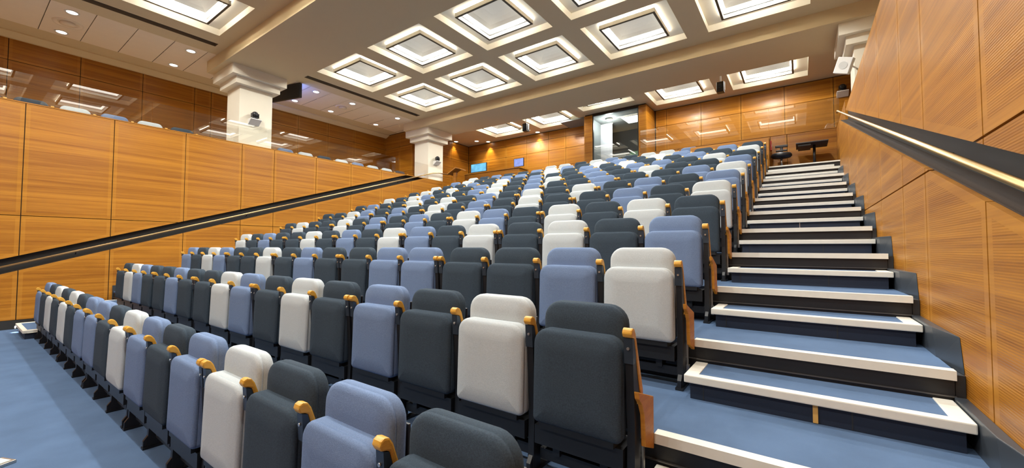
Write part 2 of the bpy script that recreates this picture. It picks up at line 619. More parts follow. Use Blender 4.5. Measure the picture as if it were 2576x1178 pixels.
for k in range(0, 12):
    lab = 'blue carpeted half step on the right stairs, %s up from the floor' % ORD[k + 1]
    t = half_step(k, -0.594, 0.608, 'aisle_step', lab, 'half steps of the right stairs')
    if k == 2:
        mb = MB()
        yy = -(DS + 0.015) / 2
        mb.box(0.025, yy + 0.020, 0.004, 0.047, yy + 0.029, 0.098)
        mb.build('joint_strip', plain('brass_strip', (0.62, 0.36, 0.09, 1), 0.5, 0.0), t)['label'] = 'brass joint strip on the riser'
    if k == 6:
        mb = MB()
        yy = -(DS + 0.015) / 2
        mb.box(-0.022, yy + 0.020, 0.004, -0.014, yy + 0.029, 0.098)
        mb.build('joint_strip', CHROME, t)['label'] = 'bright joint strip on the riser'
for k in range(0, 11):
    lab = 'carpeted half step on the left stairs, %s up from the floor' % ORD[k + 1]
    half_step(k, -11.27, -10.14, 'aisle_step', lab, 'half steps of the left stairs')

# dark plinths between the steps and the right wall
for k in range(-1, 10):
    z0 = zk(k)
    z1 = z0 + 0.162
    yn = yk(k)
    ye = yk(k + 1)
    bot = [(0.618, yn + 0.36), (XR - 0.002, yn + 0.04), (XR - 0.002, ye + 0.01), (0.618, ye + 0.01)]
    top = [(0.612, yn + 0.40), (XR - 0.002, yn + 0.10), (XR - 0.002, ye + 0.01), (0.612, ye + 0.01)]
    mb = MB()
    zb = z0 - 0.02
    mb.loops([[(x, y, zb) for x, y in bot], [(x, y, z1) for x, y in top]], 0, False)
    o = mb.build('stair_plinth', PLINTH, bevel=0.004)
    structure(o)
# filler beside each platform edge
for k in range(0, 11):
    mb = MB()
    mb.box(0.622, yk(k) + 0.03, zk(k) - RISE + 0.002, XR - 0.002, yk(k + 1) + 0.03, zk(k) - 0.021)
    structure(mb.build('stair_filler', SKIRT))
# skirting on the left wall climbing with the platforms
mb = MB()
for k in range(0, 11):
    mb.box(XW + 0.001, yk(k), zk(k) - 0.2, XW + 0.014, yk(k + 1), zk(k) + 0.12)
structure(mb.build('baseboard_left', SKIRT))

# ------------------------------------------------------------------ beams, columns, ceiling
for nm, y0, y1, lab in (('beam', 3.87, 5.49, 'deep ceiling beam over the front rows'), ('beam', 10.37, 11.88, 'deep ceiling beam over the rear rows'),
                        ('beam', -2.6, -0.97, 'deep ceiling beam behind the stage front')):
    mb = MB()
    mb.box(-12.68, y0, ZB, 2.05, y1, ZC)
    structure(mb.build(nm, CREAM if False else CEIL), lab)


# capitals step outwards twice, then comes the beam itself
def column(x0, x1, y0, y1, zb, label, side):
    mb = MB()
    mb.box(x0, y0, zb, x1, y1, 5.74)
    o = structure(mb.build('column', CREAM), label)
    mb = MB()
    mb.box(x0 - 0.135, y0 - 0.135, 5.675, x1 + 0.135, y1 + 0.135, 5.86)
    mb.box(x0 - 0.255, y0 - 0.255, 5.855, x1 + 0.255, y1 + 0.255, 6.10)
    mb.build('capital', CREAM, o)
    return o


column(-12.44, -11.66, 4.275, 5.06, BALC, 'white square column nearest the front on the left gallery', 1)
column(-12.44, -11.66, 10.74, 11.52, BALC, 'white square column at the rear of the left gallery', 1)
column(0.96, 1.74, 10.74, 11.52, BALC, 'white square column behind the right wall', -1)

CX = [-9.97, -7.645, -5.32, -3.005, -0.69]
HX, HY = 0.93, 0.905


def ceil_rects(mb, x0, x1, y0, y1, holes, z, mi=0):
    """flat ceiling between holes (cx, cy, hx, hy) laid on a grid of rows"""
    xs = sorted({x0, x1} | {h[0] - h[2] for h in holes} | {h[0] + h[2] for h in holes})
    ys = sorted({y0, y1} | {h[1] - h[3] for h in holes} | {h[1] + h[3] for h in holes})
    for i in range(len(xs) - 1):
        for j in range(len(ys) - 1):
            mx, my = (xs[i] + xs[i + 1]) / 2, (ys[j] + ys[j + 1]) / 2
            if any(abs(mx - h[0]) < h[2] and abs(my - h[1]) < h[3] for h in holes):
                continue
            mb.face([(xs[i], ys[j], z), (xs[i + 1], ys[j], z), (xs[i + 1], ys[j + 1], z), (xs[i], ys[j + 1], z)], mi)


coffers = []
for cx in CX:
    coffers += [(cx, 6.77, HX, HY), (cx, 9.005, HX, HY), (cx, 2.64, HX, HY), (cx, 0.405, HX, HY), (cx, -3.9, HX, HY)]
    if abs(cx + 5.32) < 0.01:
        coffers.append((cx, 12.66, HX, 0.45))
    else:
        coffers.append((cx, 13.10, HX, HY))
mb = MB()
SLX0, SLX1 = -11.56, -11.36
ceil_rects(mb, SLX1, 4.3, -5.1, 14.7, coffers, ZC)
# slots of the ventilation gap, running beside the coffers
for y0, y1 in ((-0.9, 3.68), (5.86, 10.05)):
    mb.face([(SLX0, y0, ZC + 0.15), (SLX1, y0, ZC + 0.15), (SLX1, y1, ZC + 0.15), (SLX0, y1, ZC + 0.15)], 2)
    mb.face([(SLX0, y0, ZC), (SLX0, y1, ZC), (SLX0, y1, ZC + 0.15), (SLX0, y0, ZC + 0.15)], 2)
    mb.face([(SLX1, y0, ZC), (SLX1, y1, ZC), (SLX1, y1, ZC + 0.15), (SLX1, y0, ZC + 0.15)], 2)
    mb.face([(SLX0, y1, ZC), (SLX1, y1, ZC), (SLX1, y1, ZC + 0.15), (SLX0, y1, ZC + 0.15)], 2)
for y0, y1 in ((-5.1, -0.9), (3.68, 5.86), (10.05, 14.7)):
    mb.face([(SLX0, y0, ZC), (SLX1, y0, ZC), (SLX1, y1, ZC), (SLX0, y1, ZC)], 0)
# tiled gallery ceiling
TJ = 0.657
ceil_rects(mb, -12.04, SLX0, -5.1, 14.7, [], ZC, 0)
y = 1.06 - TJ * 9
while y < 11.4:
    x_edges = [-12.04, -13.9]
    mb.face([(-13.9, y + 0.006, ZC), (-12.04, y + 0.006, ZC), (-12.04, y + TJ - 0.006, ZC), (-13.9, y + TJ - 0.006, ZC)], 1)
    mb.face([(-13.9, y - 0.006, ZC + 0.01), (-12.04, y - 0.006, ZC + 0.01), (-12.04, y + 0.006, ZC + 0.01), (-13.9, y + 0.006, ZC + 0.01)], 2)
    y += TJ
mb.face([(-13.9, y, ZC), (-12.04, y, ZC), (-12.04, 14.7, ZC), (-13.9, 14.7, ZC)], 0)
ceil_rects(mb, -14.9, -13.9, -5.1, 14.7, [], ZC, 0)
mb.face([(-15, -5.3, ZC + 0.8), (4.5, -5.3, ZC + 0.8), (4.5, 16.3, ZC + 0.8), (-15, 16.3, ZC + 0.8)], 0)
structure(mb.build('ceiling', [CEIL, TILE, plain('ceiling_gap_brown', (0.22, 0.16, 0.09, 1), 0.9)]), 'tan coffered ceiling')
mb = MB()
mb.prism([(-14.70, 6.28), (-14.70, 6.4), (-14.45, 6.4), (-14.45, 6.37), (-14.62, 6.28)], 'y', -5, 11.05)
structure(mb.build('trim_1', CEIL))

ROWN = {6.77: 'front row of the middle bay', 9.005: 'back row of the middle bay', 2.64: 'near row of the front bay', 0.405: 'far front row overhead',
        -3.9: 'row over the stage', 13.10: 'row against the back wall', 12.66: 'row against the back wall'}
COLN = ['leftmost', 'second from left', 'middle', 'second from right', 'rightmost']


def make_coffer(hx, hy):
    t = thing('ceiling_coffer', 'x', 'ceiling light', (0, 0, ZC), 0, 'lit square ceiling coffers')
    H = 0.15
    ix, iy = hx - 0.315, hy - 0.315
    mb = MB()
    o = [(-hx, -hy), (hx, -hy), (hx, hy), (-hx, hy)]
    i_ = [(-ix + 0.02, -iy + 0.02), (ix - 0.02, -iy + 0.02), (ix - 0.02, iy - 0.02), (-ix + 0.02, iy - 0.02)]
    for a in range(4):
        b = (a + 1) % 4
        mb.face([(*o[a], 0), (*o[b], 0), (*o[b], H), (*o[a], H)])
        mb.face([(*o[a], H), (*o[b], H), (*i_[b], H), (*i_[a], H)])
    mb.build('recess', COFFER, t)
    # hanging frame: cream outer faces with a bronze lip underneath
    mb = MB()
    fo = 0.0
    for sx, sy in ((1, 0), (-1, 0), (0, 1), (0, -1)):
        if sx:
            x0, x1 = sorted((sx * ix, sx * (ix - 0.045)))
            mb.box(x0, -iy, 0.025, x1, iy, 0.115, 0)
            mb.box(x0, -iy, 0.015, x1, iy, 0.025, 1)
        else:
            y0, y1 = sorted((sy * iy, sy * (iy - 0.045)))
            mb.box(-ix, y0, 0.025, ix, y1, 0.115, 0)
            mb.box(-ix, y0, 0.015, ix, y1, 0.025, 1)
    mb.build('frame', [COFFER, BRONZE], t)
    # cove strip on top of the frame, washing the cream recess
    mb = MB()
    for sx, sy in ((1, 0), (-1, 0), (0, 1), (0, -1)):
        if sx:
            x = sx * (ix - 0.012)
            mb.face([(x, -iy, 0.118), (x, iy, 0.118), (x, iy, H - 0.002), (x, -iy, H - 0.002)])
        else:
            y = sy * (iy - 0.012)
            mb.face([(-ix, y, 0.118), (ix, y, 0.118), (ix, y, H - 0.002), (-ix, y, H - 0.002)])
    mb.build('cove_strip', RING, t)
    # inner lit vault
    vx, vy = ix - 0.045, iy - 0.045

    def quad(f):
        return [(-vx * f, -vy * f), (vx * f, -vy * f), (vx * f, vy * f), (-vx * f, vy * f)]

    def band(mb, f0, z0, f1, z1):
        a_, b_ = quad(f0), quad(f1)
        for a in range(4):
            b = (a + 1) % 4
            mb.face([(*a_[a], z0), (*a_[b], z0), (*b_[b], z1), (*b_[a], z1)])
    mb = MB()
    band(mb, 1.0, 0.10, 1.0, 0.15)
    mb.build('vault_rim', VAULT, t)
    mb = MB()
    band(mb, 1.0, 0.15, 0.93, 0.21)
    mb.build('lamp', COVE, t)
    mb = MB()
    band(mb, 0.93, 0.21, 0.80, 0.275)
    band(mb, 0.80, 0.275, 0.62, 0.315)
    band(mb, 0.62, 0.315, 0.40, 0.335)
    q = quad(0.40)
    mb.face([(*p, 0.335) for p in q])
    mb.build('diffuser', VAULT, t)
    l = bpy.data.lights.new('coffer_lamp', 'SPOT')
    l.energy = COFFER_W
    l.color = LAMP_COL
    l.spot_size = math.radians(165)
    l.spot_blend = 0.5
    l.shadow_soft_size = 0.06
    lo = bpy.data.objects.new('coffer_lamp', l)
    COL.objects.link(lo)
    lo.parent = t
    lo.location = (0, 0, 0.27)
    return t


protos = {}
for (cx, cy, hx, hy) in coffers:
    ci = min(range(5), key=lambda i: abs(CX[i] - cx))
    lab = 'lit square ceiling coffer, %s in the %s' % (COLN[ci], ROWN[cy])
    if hy < 0.6:
        lab = 'narrow lit ceiling coffer cut short in front of the projection booth'
    if hy not in protos:
        protos[hy] = make_coffer(hx, hy)
        protos[hy].location = (cx, cy, ZC)
        protos[hy]['label'] = lab
    else:
        dup(protos[hy], (cx, cy, ZC), 0, lab)


# ---- recessed downlights
def downlight(x, y, label, power=DOWN_W, angle=120, group='round downlights in the gallery ceiling', loc_z=ZC, col=LAMP_COL):
    t = thing('downlight', label, 'ceiling light', (x, y, loc_z), 0, group)
    mb = MB()
    n = 20
    r0, r1 = 0.115, 0.085
    ring = lambda r, z: [(r * math.cos(2 * PI * i / n), r * math.sin(2 * PI * i / n), z) for i in range(n)]
    mb.loops([ring(r0, 0.0), ring(r0, -0.008), ring(r1, -0.008), ring(r1, -0.001)], 0, False, False, False)
    mb.build('rim', WHITE, t)
    mb = MB()
    mb.face(ring(r1, -0.002))
    mb.build('lens', LENS, t)
    l = bpy.data.lights.new('downlight_lamp', 'SPOT')
    l.energy = power
    l.color = col
    l.spot_size = math.radians(angle)
    l.spot_blend = 0.8
    l.shadow_soft_size = 0.05
    lo = bpy.data.objects.new('downlight_lamp', l)
    COL.objects.link(lo)
    lo.parent = t
    lo.location = (0, 0, -0.02)
    return t


k = 0
for y in (-1.9, -0.6, 1.39, 3.42, 6.63, 7.9, 9.79):
    for x in (-12.33, -13.66):
        k += 1
        row = 'column side' if x > -13 else 'wall side'
        if y < 0:
            nm = 'round gallery ceiling downlight off the left edge, %s %s' % (row, 'farther' if y < -1 else 'nearer')
        else:
            idx = {1.39: 'nearest pair', 3.42: 'second pair', 6.63: 'pair by the hanging screen', 7.9: 'fourth pair', 9.79: 'rearmost pair'}[y]
            nm = 'round gallery ceiling downlight, %s, of the %s' % (row, idx)
        downlight(x, y, nm)
downlight(-11.99, 13.98, 'single round downlight in the ceiling of the rear left corner')
# wall washers close to the back and side walls
for x, lab in ((-11.62, 'wall washer in the back wall, left above the blue monitors'), (-8.95, 'wall washer in the middle of the back wall'),
               (-6.75, 'wall washer beside the projection booth')):
    downlight(x, BY - 0.16, 'small ' + lab, WASH_W, 75, 'wall washers at the back', ZC, (1.0, 0.82, 0.45))
for y, lab in ((12.2, 'small wall washer on the side wall just behind the rear column'), (13.5, 'small wall washer on the side wall near the back corner')):
    downlight(-12.82, y, lab, WASH_W * 0.5, 75, 'wall washers at the back', ZC, (1.0, 0.82, 0.45))


def diffuser(x, y, label):
    t = thing('air_diffuser', label, 'vent', (x, y, ZC), 0, 'round air diffusers in the gallery ceiling')
    mb = MB()
    n = 24
    ring = lambda r, z: [(r * math.cos(2 * PI * i / n), r * math.sin(2 * PI * i / n), z) for i in range(n)]
    mb.loops([ring(0.24, 0.0), ring(0.23, -0.03), ring(0.17, -0.012), ring(0.16, 0.0)], 0, True, False, False)
    mb.build('outer_ring', TILE, t)
    mb = MB()
    mb.loops([ring(0.12, -0.004), ring(0.13, -0.03), ring(0.03, -0.036)], 0, True, False, True)
    mb.build('inner_cone', TILE, t)


diffuser(-13.0, 1.41, 'round air diffuser between the nearest gallery downlights')
diffuser(-12.92, 7.91, 'round air diffuser between the rear gallery downlights')

# ------------------------------------------------------------------ glass balustrades
gb = thing('glass_balustrade', 'clear glass balustrade along the edge of the left gallery', 'balustrade', (XW, 3.0, WTOP_L + 0.018))
ys = [-5.0, -2.63, 0.2, 2.57, 4.94, 7.3, 9.1, 10.72]
for a, b in zip(ys[:-1], ys[1:]):
    mb = MB()
    mb.box(-0.045, a - 3.0 + 0.004, 0.0, -0.033, b - 3.0 - 0.004, 0.55)
    mb.build('glass_pane', GLASS, gb)
gr = thing('glass_balustrade', 'clear glass balustrade on the low wall at the back right', 'balustrade', (-1.6, 12.72, 4.50))
for a, b in ((-4.1, -2.4), (-2.4, -0.65), (-0.65, 0.83)):
    mb = MB()
    mb.box(a + 1.6 + 0.004, 0.0, 0.0, b + 1.6 - 0.004, 0.012, 0.75)
    mb.build('glass_pane', GLASS, gr)

# low walls on the landing
mb = MB()
panels(mb, lambda u, v, d: (u, 12.7 - d, v), [-4.12, -2.95, -1.8, -0.62, -0.25, 0.9], [3.456, 4.50], [[]], edge=0.03)
mb.box(-4.12, 12.701, 3.456, 0.9, 12.80, 4.50, 2)
mb.box(-4.12, 12.66, 4.485, 0.9, 12.80, 4.50, 1)
structure(mb.build('wall_landing', WMATS), 'low oak wall under the glass at the back of the stairs')
mb = MB()
panels(mb, lambda u, v, d: (u, 11.68 - d, v), [-2.4, -0.6], [3.456, 4.22], [[]], edge=0.03)
panels(mb, lambda u, v, d: (-0.62 + d, u, v), [11.66, 12.66], [3.456, 4.22], [[]], edge=0.03)
mb.box(-2.4, 11.681, 3.456, -0.625, 11.72, 4.22, 2)
mb.box(-0.665, 11.681, 3.456, -0.621, 12.66, 4.22, 2)
mb.box(-2.4, 11.95, 4.22, -0.595, 11.73, 4.245, 1)
mb.box(-0.67, 11.95, 4.22, -0.595, 12.66, 4.245, 1)
structure(mb.build('wall_row_end', WMATS), 'low oak screen behind the twelfth row beside the stairs')
mb = MB()
mb.box(0.76, 10.29, BALC - 0.8, 0.95, 14.5, 4.45)
structure(mb.build('wall_return', WOOD))

# ------------------------------------------------------------------ handrails
def rail(name, label, pts, r, brackets, out, parent_mat=BRASS):
    t = thing(name, label, 'handrail', pts[0])
    p0 = Vector(pts[0])
    mb = MB()
    P = [Vector(p) - p0 for p in pts]
    n = 14
    rings = []
    for i, p in enumerate(P):
        d = (P[min(i + 1, len(P) - 1)] - P[max(i - 1, 0)]).normalized()
        u = d.cross(Vector((1, 0, 0))).normalized()
        w = Vector((1, 0, 0))
        rings.append([p + r * (math.cos(2 * PI * k / n) * u + math.sin(2 * PI * k / n) * w) for k in range(n)])
    mb.loops(rings, 0, True)
    mb.build('rail_tube', parent_mat, t)
    for q in brackets:
        q = Vector(q) - p0
        mb = MB()
        mb.cyl(q, q + Vector((out * 0.06, 0, -0.06)), 0.008)
        mb.cyl(q + Vector((out * 0.06, 0, -0.06)), q + Vector((out * 0.115, 0, -0.06)), 0.008)
        mb.build('bracket', BLACKM, t)
    return t


zr = lambda y: 1.012 + 0.315 * y
rail('handrail', 'brass handrail in the black recess of the right wall', [(0.64, -4.5, zr(-4.5)), (0.64, 10.3, zr(10.3)), (0.645, 10.45, zr(10.3) + 0.01)], 0.018,
     [(0.64, y, zr(y)) for y in (-2.5, 0.5, 3.5, 6.5, 9.5)], 1)
rail('handrail', 'brass handrail in the black recess of the left wall', [(XW + 0.01, -4.5, lrail(-4.5) - 0.01), (XW + 0.01, 10.9, lrail(10.9) - 0.01), (XW + 0.03, 11.2, lrail(11.05)), (XW + 0.05, 11.75, lrail(11.05) + 0.01)], 0.022,
     [(XW + 0.01, y, lrail(y) - 0.01) for y in (-1.5, 1.5, 4.5, 7.5, 9.3)], -1)


# ------------------------------------------------------------------ auditorium chairs
def rrect(w, z0, z1, rt, rb, ins=0.0, n=7):
    """outline in x-z, counter-clockwise seen from the front, rounded corners"""
    w2 = w / 2 - ins
    a, b = z0 + ins, z1 - ins
    rt, rb = max(rt - ins, 0.004), max(rb - ins, 0.004)
    pts = []
    for cx, cz, r, t0 in ((w2 - rb, a + rb, rb, -90), (w2 - rt, b - rt, rt, 0), (-w2 + rt, b - rt, rt, 90), (-w2 + rb, a + rb, rb, 180)):
        for i in range(n):
            t = math.radians(t0 + 90 * i / (n - 1))
            pts.append((cx + r * math.cos(t), cz + r * math.sin(t)))
    return pts


def cushion(name, mat, w, z0, z1, yf, yb, rt, rb, er, parent, lean=0.0, crown=0.012):
    """padded cushion: rounded outline, softly rolled edges, a seam line round the front, slightly crowned faces"""
    mb = MB()
    rings = []

    def ring(ins, y):
        return [(x, y + lean * (z - z0), z) for x, z in rrect(w, z0, z1, rt, rb, ins)]
    rings.append(ring(0.10, yf - crown))
    rings.append(ring(0.06, yf - crown * 0.8))
    for k in range(4):
        t = PI / 2 * k / 3
        rings.append(ring(er * (1 - math.sin(t)), yf + er * (1 - math.cos(t))))
    rings.append(ring(0.0035, yf + er + 0.002))
    rings.append(ring(0.0, yf + er + 0.005))
    rings.append(ring(0.0, yb - er))
    for k in range(1, 4):
        t = PI / 2 * k / 3
        rings.append(ring(er * (1 - math.cos(t)), yb - er * (1 - math.sin(t))))
    mb.loops(rings, 0, True, True, True)
    return mb.build(name, mat, parent)


def arm_shape(sx):
    """sloping wooden arm with a rounded nose, at x = sx"""
    prof = [(-0.126, 0.787), (-0.135, 0.804), (-0.130, 0.822), (-0.114, 0.830), (-0.094, 0.824), (-0.078, 0.800), (0.020, 0.520),
            (0.022, 0.478), (-0.056, 0.470), (-0.058, 0.488), (-0.010, 0.500), (-0.092, 0.776), (-0.106, 0.783)]
    mb = MB()
    mb.prism(prof, 'x', sx - 0.023, sx + 0.024)
    return mb


def make_chair(kind, left_arm=False, end=False):
    t = thing('auditorium_chair', 'x', 'chair', (0, 0, 0))
    cushion('seat', FAB[kind], 0.476, 0.295, 0.776, -0.142, -0.045, 0.080, 0.03, 0.024, t, lean=0.03)
    cushion('backrest', FAB[kind], 0.452, 0.42, 0.912, -0.052, 0.035, 0.095, 0.03, 0.026, t, lean=0.03)
    mb = MB()
    mb.box(-0.215, 0.052, 0.30, 0.215, 0.066, 0.80)
    mb.build('back_shell', BLACKM, t, bevel=0.006)
    mb = MB()
    mb.box(-0.238, -0.110, 0.175, 0.238, 0.05, 0.270)
    mb.box(-0.238, -0.055, 0.075, 0.25, -0.005, 0.130)
    mb.box(-0.20, -0.13, 0.268, 0.20, -0.05, 0.298)
    for x in (-0.13, 0.13):
        mb.box(x - 0.02, -0.075, 0.12, x + 0.02, 0.02, 0.18)
    mb.build('seat_frame', BLACK, t)
    for s in ((1, -1) if left_arm else (1,)):
        sx = 0.268 * s
        mb = MB()
        mb.prism([(-0.098, 0.0), (-0.030, 0.0), (0.02, 0.50), (0.0, 0.60), (-0.060, 0.70), (-0.105, 0.70), (-0.085, 0.35)], 'x', sx - 0.018, sx + 0.018)
        mb.box(sx - 0.024, -0.125, 0.0, sx + 0.024, 0.09, 0.016)
        mb.prism([(-0.12, 0.016), (-0.09, 0.016), (-0.09, 0.10), (-0.12, 0.06)], 'x', sx - 0.012, sx + 0.012)
        mb.build('leg', BLACK, t)
        a = arm_shape(sx).build('armrest', WOOD_ARM, t, bevel=0.007)
        mb = MB()
        mb.prism([(-0.118, 0.784), (-0.094, 0.776), (-0.068, 0.690), (-0.080, 0.665), (-0.110, 0.665)], 'x', sx - 0.021, sx + 0.021, 0)
        mb.cyl((sx, -0.114, 0.735), (sx, -0.121, 0.735), 0.007, n=8, mi=1)
        mb.build('armrest_bracket', [BRACKET, CHROME], a)
    if end:
        mb = MB()
        mb.prism([(-0.135, 0.555), (0.085, 0.475), (0.085, 0.225), (-0.04, 0.280), (-0.055, 0.43), (-0.085, 0.485), (-0.125, 0.52)], 'x', 0.299, 0.321)
        p = mb.build('end_panel', WOOD_PANEL, t, bevel=0.004)
        p['label'] = 'oak end panel facing the aisle'
        mb = MB()
        mb.box(0.287, -0.01, 0.30, 0.299, 0.03, 0.45)
        mb.box(0.287, -0.01, 0.06, 0.305, 0.02, 0.14)
        mb.box(0.287, 0.0, 0.13, 0.297, 0.02, 0.32)
        mb.build('panel_bracket', CHROME, p)
    return t


ROWS = {
    1: 'BDWDWDBBDWBDBWDBD', 2: 'DWBDDBDDWBDWDBDWD', 3: 'BDWBDDWDBDDBBDDBW', 4: 'WDBDDWDBDWBDWDWDB', 5: 'DWDDWDBDBDWBDWDWD',
    6: 'DDWBDBDWDBDWDDBDW', 7: 'DBDDWDWDBDWDWDBDB', 8: 'WDWBDDBWDBDDBDDBW', 9: 'DWDWDBWDBWDBDWDDB', 10: 'WDDBDWDBDDBDBBDWD',
    11: 'BWDDBBDWDBDWDDBDW', 12: 'WDBDDBWBDWBDWBDBD',
}
XE, PITCH_S, GAP, YH = -0.918, 0.54, 0.0597, 1.0061


def ngap(j): return sum(j >= q for q in (4, 7, 10, 13))


chair_protos = {}


def get_chair(kind, left, end, loc, label, group):
    key = (kind, left, end)
    if key not in chair_protos:
        c = make_chair(kind, left, end)
        chair_protos[key] = c
        c.location = loc
        tag(c, label, 'chair', group)
        return c
    return dup(chair_protos[key], loc, 0, label, group)


ROWNAME = {1: 'front', 12: 'twelfth'}
for r in range(1, 13):
    seq = ROWS[r]
    for i, kind in enumerate(seq):
        j = 16 - i
        x = XE - PITCH_S * j - GAP * ngap(j)
        left = j in (3, 6, 9, 12, 16)
        end = j == 0
        rn = 'front' if r == 1 else ORD[r]
        if j == 0:
            lab = '%s tip-up seat with oak end panel at the right aisle of the %s row' % (COLNAME[kind], rn)
        else:
            lab = '%s tip-up seat, %s from the right aisle in the %s row' % (COLNAME[kind], ORD[j + 1], rn)
        get_chair(kind, left, end, (x, YH + (r - 1) * D, (r - 1) * RISE), lab, '%s row of tip-up seats' % rn)
# the short back row on the landing
for i, kind in enumerate('WWDWBDWWB'):
    j = 11 - i
    x = XE - PITCH_S * j - GAP * ngap(j)
    lab = '%s tip-up seat, %s from the left in the short back row' % (COLNAME[kind], ORD[i + 1])
    get_chair(kind, j in (3, 6, 9, 11), False, (x, YH + 12 * D, 12 * RISE), lab, 'short back row of tip-up seats')
# gallery seats behind the left balustrade, facing the hall
kinds = 'WBWDWBWBDWBWDBWDWBWWDW'
n = 0
for a, b in ((-3.9, 3.9), (5.75, 10.3)):
    y = a
    while y < b:
        kind = kinds[n % len(kinds)]
        n += 1
        lab = '%s seat top showing over the left gallery edge, %s counting from the front' % (COLNAME[kind], (ORD + ['eighteenth', 'nineteenth', 'twentieth', 'twenty-first', 'twenty-second', 'twenty-third', 'twenty-fourth', 'twenty-fifth'])[n])
        c = dup(chair_protos[(kind, False, False)], (-12.35 if not (3.6 < y < 5.7) else -12.35, y, BALC), PI / 2, lab, 'seats along the left gallery edge')
        y += 0.60

# ------------------------------------------------------------------ things on the landing
t = thing('side_table', 'dark table with one central leg on the landing at the top of the stairs', 'table', (0.25, 12.12, 3.456))
TBL = plain('dark_table_top', (0.035, 0.026, 0.024, 1), 0.5)
mb = MB()
mb.box(-0.31, -0.35, 0.550, 0.31, 0.35, 0.578)
mb.build('tabletop', TBL, t, bevel=0.006)
mb = MB()
mb.box(-0.27, -0.30, 0.50, -0.02, 0.30, 0.55)
mb.build('drawer', BLACKM, t)
mb = MB()
mb.cyl((0.05, 0, 0.02), (0.05, 0, 0.55), 0.028)
mb.build('leg', BLACKM, t)
mb = MB()
mb.box(-0.18, -0.22, 0.0, 0.28, 0.22, 0.02)
mb.build('base', BLACKM, t, bevel=0.005)
t = thing('swivel_stool', 'black swivel stool with a small backrest on the landing', 'stool', (-0.36, 12.05, 3.456))
mb = MB()
for a in range(5):
    q = 2 * PI * a / 5
    mb.cyl((0, 0, 0.07), (0.26 * math.cos(q), 0.26 * math.sin(q), 0.05), 0.018, 0.013, 8)
    mb.sphere((0.26 * math.cos(q), 0.26 * math.sin(q), 0.026), 0.026, n=8, k=6)
mb.build('base', BLACKM, t)
mb = MB()
mb.cyl((0, 0, 0.06), (0, 0, 0.34), 0.024)
mb.build('column', CHROME, t)
mb = MB()
n = 24
prof = [(0.02, 0.30), (0.19, 0.31), (0.22, 0.335), (0.225, 0.375), (0.20, 0.41), (0.02, 0.42)]
mb.loops([[(r * math.cos(2 * PI * i / n), r * math.sin(2 * PI * i / n), z) for i in range(n)] for r, z in prof], 0, True)
mb.build('seat', BLACKM, t)
mb = MB()
mb.box(-0.03, 0.14, 0.36, 0.03, 0.18, 0.64)
mb.box(-0.12, 0.13, 0.50, 0.12, 0.19, 0.54)
mb.box(-0.135, 0.13, 0.60, 0.135, 0.19, 0.66)
mb.build('backrest', BLACKM, t, bevel=0.012)
o = thing('fire_point', 'narrow red fire point fixed to the oak screen end at the top of the stairs', 'fire point', (-0.595, 12.2, 4.0))
RED = plain('red_enamel', (0.42, 0.02, 0.015, 1), 0.35)
mb = MB()
mb.box(0.0, -0.07, 0.0, 0.028, 0.07, 0.25)
mb.build('case', RED, o, bevel=0.006)
mb = MB()
mb.box(0.028, -0.035, 0.09, 0.032, 0.035, 0.16)
mb.build('plate', WHITE, o)

# control desk with two monitors, lectern
t = thing('control_desk', 'long oak control desk at the back left', 'desk', (-9.95, 12.75, 3.456))
mb = MB()
mb.box(-1.40, -0.34, 1.07, 1.40, 0.34, 1.11)
mb.build('worktop', WOOD_EDGE, t, bevel=0.004)
mb = MB()
mb.box(-1.36, -0.30, 0.0, 1.36, -0.27, 1.07)
mb.build('front_panel', WOOD, t)
for x in (-1.36, 1.32):
    mb = MB()
    mb.box(x, -0.27, 0.0, x + 0.04, 0.30, 1.07)
    mb.build('side_panel', WOOD, t)


def monitor(x, y, z, w, h, col, label, strength):
    t = thing('monitor', label, 'monitor', (x, y, z))
    mb = MB()
    mb.box(-w / 2, -0.02, 0.10, w / 2, 0.02, 0.10 + h)
    mb.build('casing', BLACKM, t, bevel=0.004)
    mb = MB()
    mb.face([(-w / 2 + 0.015, -0.0215, 0.115), (w / 2 - 0.015, -0.0215, 0.115), (w / 2 - 0.015, -0.0215, 0.085 + h), (-w / 2 + 0.015, -0.0215, 0.085 + h)])
    m, nt, b = new_mat('screen_glow')
    b.inputs['Base Color'].default_value = (0.01, 0.01, 0.01, 1)
    tc = nt.nodes.new('ShaderNodeTexCoord')
    n = nt.nodes.new('ShaderNodeTexNoise')
    n.inputs['Scale'].default_value = 3.0
    nt.links.new(tc.outputs['Object'], n.inputs['Vector'])
    rp = nt.nodes.new('ShaderNodeValToRGB')
    rp.color_ramp.elements[0].color = (*[c * 0.7 for c in col], 1)
    rp.color_ramp.elements[0].position = 0.35
    rp.color_ramp.elements[1].color = (*[min(1, c * 1.3) for c in col], 1)
    rp.color_ramp.elements[1].position = 0.65
    nt.links.new(n.outputs['Fac'], rp.inputs['Fac'])
    nt.links.new(rp.outputs['Color'], b.inputs['Emission Color'])
    b.inputs['Emission Strength'].default_value = strength
    mb.build('screen', m, t)
    mb = MB()
    mb.box(-0.03, 0.0, 0.0, 0.03, 0.03, 0.12)
    mb.box(-0.12, -0.08, 0.0, 0.12, 0.10, 0.012)
    mb.build('stand', BLACKM, t)
    return t


